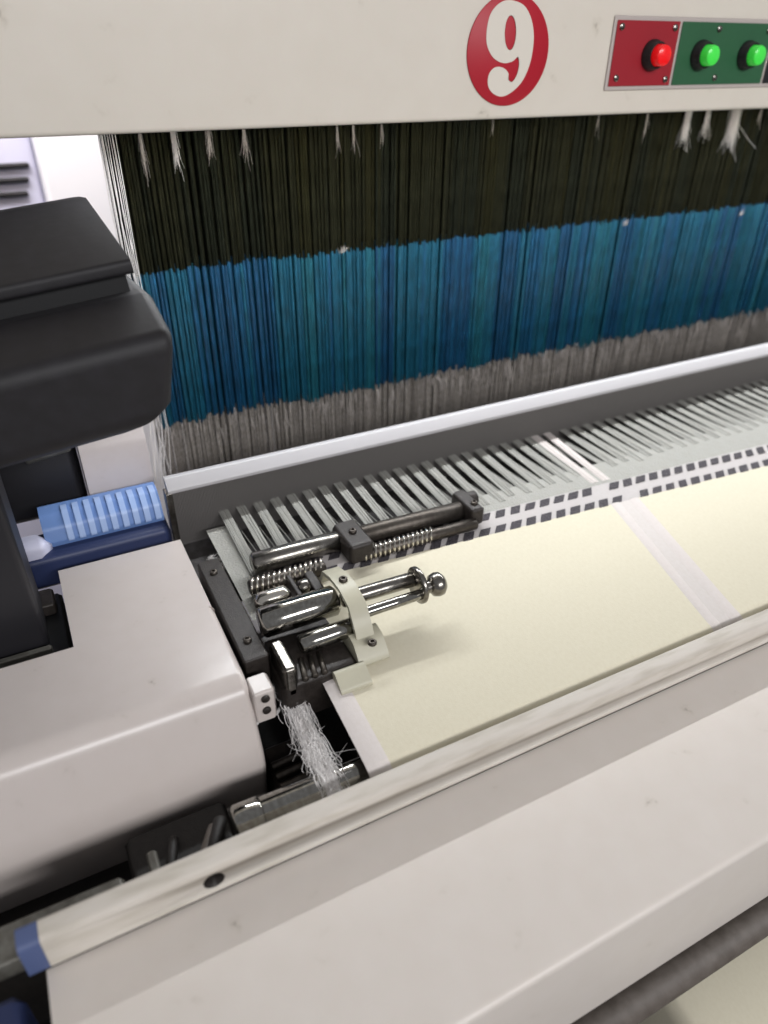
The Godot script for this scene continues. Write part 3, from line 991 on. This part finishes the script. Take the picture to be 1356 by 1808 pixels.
	mb.rod(Vector3(0.2, 1.016, 0.524), Vector3(0.274, 1.017, 0.527), 0.0075, 24)
	part("guide_rod", mb, M.steel, t)
	mb = MB.new()
	mb.rod(Vector3(0.2, 1.010, 0.543), Vector3(0.274, 1.012, 0.545), 0.0052, 20)
	part("guide_rod", mb, M.chrome, t)
	mb = MB.new()
	mb.rod(Vector3(0.2735, 1.014, 0.534), Vector3(0.2785, 1.014, 0.534), 0.0185, 32)
	part("flange", mb, M.steel, t)
	mb = MB.new()
	mb.lathe(Vector3(0.2785, 1.014, 0.541), Vector3(1, 1.014, 0.541), [Vector2(0.0065, 0), Vector2(0.0060, 0.006), Vector2(0.0105, 0.009), Vector2(0.012, 0.014), Vector2(0.0115, 0.018), Vector2(0.008, 0.0215), Vector2(0, 0.0225)], 28)
	part("knob", mb, M.steel, t)
	# small fixings
	for c in [Vector3(0.208, 1.028, 0.511), Vector3(0.209, 0.998, 0.571), Vector3(0.255, 1.019, 0.430), Vector3(0.109, 1.0005, 0.41), Vector3(0.109, 1.0005, 0.52), Vector3(0.402, 1.0175, 0.438)]:
		mb = MB.new()
		mb.lathe(c - Vector3(0, 0.0005, 0), c + Vector3(0, 1, 0), [Vector2(0.0042, 0), Vector2(0.0042, 0.0022), Vector2(0.0034, 0.003), Vector2(0.0020, 0.003), Vector2(0.0018, 0.0014), Vector2(0, 0.0014)], 6 if c.x < 0.2 else 14)
		part("bolt_head", mb, M.worn, t)

# ---------------------------------------------------------------- gap between cover and rail
func build_gap() -> void:
	var mb := MB.new()
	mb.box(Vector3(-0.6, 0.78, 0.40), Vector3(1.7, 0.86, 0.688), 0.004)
	single("machine_bed", mb, M.bed, "dark oily machine bed in the gap behind the front rail", "machine bed", Vector3(0.5, 0.8, 0.55))
	mb = MB.new()
	mb.rod(Vector3(0.058, 0.938, 0.648), Vector3(0.26, 0.938, 0.650), 0.0125, 32)
	mb.rod(Vector3(0.05, 0.938, 0.648), Vector3(0.075, 0.938, 0.648), 0.0142, 32)
	single("polished_rod", mb, M.chrome, "polished round rod under the cloth's corner", "rod", Vector3(0.15, 0.938, 0.649))
	var t := thing("linkage", "dark brown linkage with pins left of the polished rod", "linkage", Vector3(0.02, 0.92, 0.64))
	mb = MB.new()
	mb.box(Vector3(-0.03, 0.885, 0.605), Vector3(0.052, 0.918, 0.668), 0.005)
	part("block", mb, M.bed, t)
	for k in [0, 2, 3, 5]:
		mb = MB.new()
		var x: float = -0.006 + 0.011 * k + rng.randf_range(-0.004, 0.004)
		mb.rod(Vector3(x, 0.918 + rng.randf() * 0.008, 0.668), Vector3(x + rng.randf_range(0.008, 0.024), 0.922 + rng.randf() * 0.006, 0.626 + rng.randf() * 0.012), rng.randf_range(0.003, 0.0065), 14)
		part("pin", mb, [M.bed, M.oily, M.roller, M.bed, M.worn, M.oily][k], t)
	mb = MB.new()
	mb.box(Vector3(-0.016, 0.90, 0.64), Vector3(-0.008, 0.938, 0.668), 0.002)
	part("tab", mb, M.grey_bar, t)
	mb = MB.new()
	mb.box(Vector3(-0.5, 0.90, 0.636), Vector3(-0.035, 0.92, 0.668), 0.004)
	single("flat_bar", mb, M.grey_bar, "greenish grey flat bar between side cover and rail", "bar", Vector3(-0.2, 0.91, 0.65))
	t = thing("sprocket_block", "dark notched block under the temple beside the cloth's edge", "block", Vector3(0.14, 0.88, 0.58))
	mb = MB.new()
	mb.box(Vector3(0.098, 0.862, 0.56), Vector3(0.158, 0.905, 0.63), 0.005)
	part("body", mb, M.oily, t)
	for k in 4:
		mb = MB.new()
		mb.rod(Vector3(0.100, 0.908, 0.588 + 0.012 * k), Vector3(0.155, 0.909, 0.586 + 0.012 * k), 0.0042, 14)
		part("pin", mb, M.worn, t)

func build_lint() -> void:
	var mb: MB
	# strip of cotton fluff lying across the polished rod
	mb = MB.new()
	var path := [Vector3(0.138, 0.972, 0.522), Vector3(0.133, 0.962, 0.555), Vector3(0.132, 0.952, 0.595), Vector3(0.130, 0.951, 0.63), Vector3(0.129, 0.954, 0.652), Vector3(0.133, 0.938, 0.672)]
	for k in 480:
		var off := Vector3(rng.randfn(0, 0.0042), rng.randfn(0, 0.0016), 0)
		var p := PackedVector3Array()
		var i0 := rng.randf_range(0.0, 3.2)
		var i1 := i0 + rng.randf_range(0.5, 1.9)
		for w in 9:
			var u: float = min(lerp(i0, i1, w / 8.0), 4.99)
			off += Vector3(rng.randfn(0, 0.0011), rng.randfn(0, 0.0005), 0)
			p.append(path[int(u)].lerp(path[int(u) + 1], u - int(u)) + off + Vector3(0, -0.0015, rng.randfn(0, 0.0006)))
		mb.tube(p, 0.00042, 4, 0.00025)
	for k in 300:
		var a: Vector3 = path[k % 5].lerp(path[k % 5 + 1], rng.randf())
		fibres(mb, a + Vector3(rng.randfn(0, 0.0045), 0.001, 0), Vector3(rng.randfn(0, 0.0035), rng.randf() * 0.001, rng.randfn(0, 0.003)), 0.0005, 1, 0.0002, 1.4)
	for i in 4:
		var core := PackedVector3Array()
		for p in path: core.append(p + Vector3(rng.randfn(0, 0.0015) + 0.0026 * (i - 1.5), -0.0035, 0))
		mb.tube(core, 0.003, 8, 0.003)
	single("lint_strip", mb, M.lint, "strip of white cotton fluff draped over the polished rod", "lint", Vector3(0.13, 0.94, 0.6))
	mb = MB.new()
	mb.tube(PackedVector3Array([Vector3(0.097, 0.936, 0.56), Vector3(0.106, 0.942, 0.557), Vector3(0.117, 0.942, 0.561), Vector3(0.129, 0.950, 0.556)]), 0.0018, 7)
	single("loose_yarn", mb, M.lint, "short white yarn end crossing the dark gap to the fluff", "yarn", Vector3(0.11, 0.94, 0.56))
	mb = MB.new()
	for k in 26: fibres(mb, Vector3(0.122 + rng.randfn(0, 0.009), 0.977 + rng.randf() * 0.003, 0.368 + rng.randfn(0, 0.008)), Vector3(rng.randfn(0.004, 0.004), 0.0, rng.randfn(0.003, 0.004)), 0.0012, 9, 0.00034, 0.5)
	single("lint_clump", mb, M.lint, "pale lint clump at the corner between side cover and warp", "lint", Vector3(0.118, 0.985, 0.37))
	# tufts hanging under the beam, (x, length, spread, fibres)
	var tufts := [[0.945, 0.050, 0.007, 44, "large white lint tuft hanging below the green buttons"], [1.045, 0.060, 0.010, 60, "largest white lint tuft hanging under the black button field"],
		[0.985, 0.040, 0.005, 26, "white lint tuft between the two largest tufts"], [0.190, 0.042, 0.004, 26, "double wisp of lint nearest the cords' edge"], [0.228, 0.034, 0.003, 16, ""], [0.268, 0.038, 0.0025, 14, ""], [0.381, 0.034, 0.0015, 9, ""], [0.402, 0.032, 0.0015, 8, ""],
		[0.155, 0.045, 0.002, 12, ""], [0.44, 0.036, 0.001, 5, ""], [0.865, 0.036, 0.0015, 9, ""], [0.775, 0.026, 0.0014, 6, ""], [1.10, 0.03, 0.0015, 8, ""], [0.60, 0.025, 0.001, 4, ""]]
	for f in tufts:
		mb = MB.new()
		fibres(mb, Vector3(f[0], 1.380, 0.1275), Vector3(0.0, -f[1], 0.001), f[2] * 0.4, f[3] * 2, 0.00024, 0.03)
		fibres(mb, Vector3(f[0], 1.366, 0.1275), Vector3(0.001, -f[1] * 0.9, 0.001), f[2] * 0.3, f[3] / 2, 0.00026, 0.12)
		var lab: String = f[4]
		single("lint_tuft", mb, M.lint if f[3] > 20 else M.grey_lint, lab if lab else "thin white wisp of lint hanging from the olive cords", "lint", Vector3(f[0], 1.36, 0.128), "lint hanging under the beam")
	# specks where the olive meets the blue
	for f in [[0.384, 1.226, "fluff speck on the olive and blue seam, nearest the black housing"], [1.115, 1.213, "fluff speck on the olive and blue seam, farthest right"], [0.86, 1.219, "fluff speck on the seam below the buttons"]]:
		mb = MB.new()
		fibres(mb, Vector3(f[0], f[1], 0.127), Vector3(0.003, 0.006, 0.0), 0.0014, 40, 0.00026, 0.25)
		single("lint_speck", mb, M.grey_lint, f[2], "lint", Vector3(f[0], f[1], 0.127), "lint specks on the seam of the cords")
	# fluff on the heddles
	mb = MB.new()
	for k in 260:
		var x := 0.13 + rng.randf() * 1.2
		var y := 1.032 + rng.randfn(0, 0.005) - 0.05 * rng.randf() * rng.randf() * rng.randf()
		fibres(mb, Vector3(x, y, 0.127 + rng.randf() * 0.003), Vector3(rng.randfn(0, 0.0006), -rng.randf_range(0.006, 0.028), 0.001), 0.0007, rng.randi_range(1, 4), 0.0003, 0.06)
	single("heddle_fluff", mb, M.grey_lint, "grey fluff clinging along the wire heddles below the blue sleeves", "fluff", Vector3(0.7, 1.02, 0.127), "", "stuff")
	# loose white threads at the left edge of the cords
	mb = MB.new()
	for k in 15:
		var x := 0.112 + rng.randf() * 0.014
		var z := 0.13 + rng.randf() * 0.03
		mb.tube(PackedVector3Array([Vector3(x, 1.43, z), Vector3(x + rng.randfn(0, 0.002), 1.3, z), Vector3(x + 0.002 + rng.randfn(0, 0.003), 1.15, z + 0.004), Vector3(x - 0.004 + rng.randfn(0, 0.004), 1.05, z + 0.01), Vector3(x - 0.012 + rng.randfn(0, 0.004), 0.97, z + 0.02)]), 0.0004, 4)
	single("edge_threads", mb, M.lint, "loose white threads along the left edge of the harness cords", "threads", Vector3(0.12, 1.2, 0.14), "", "stuff")
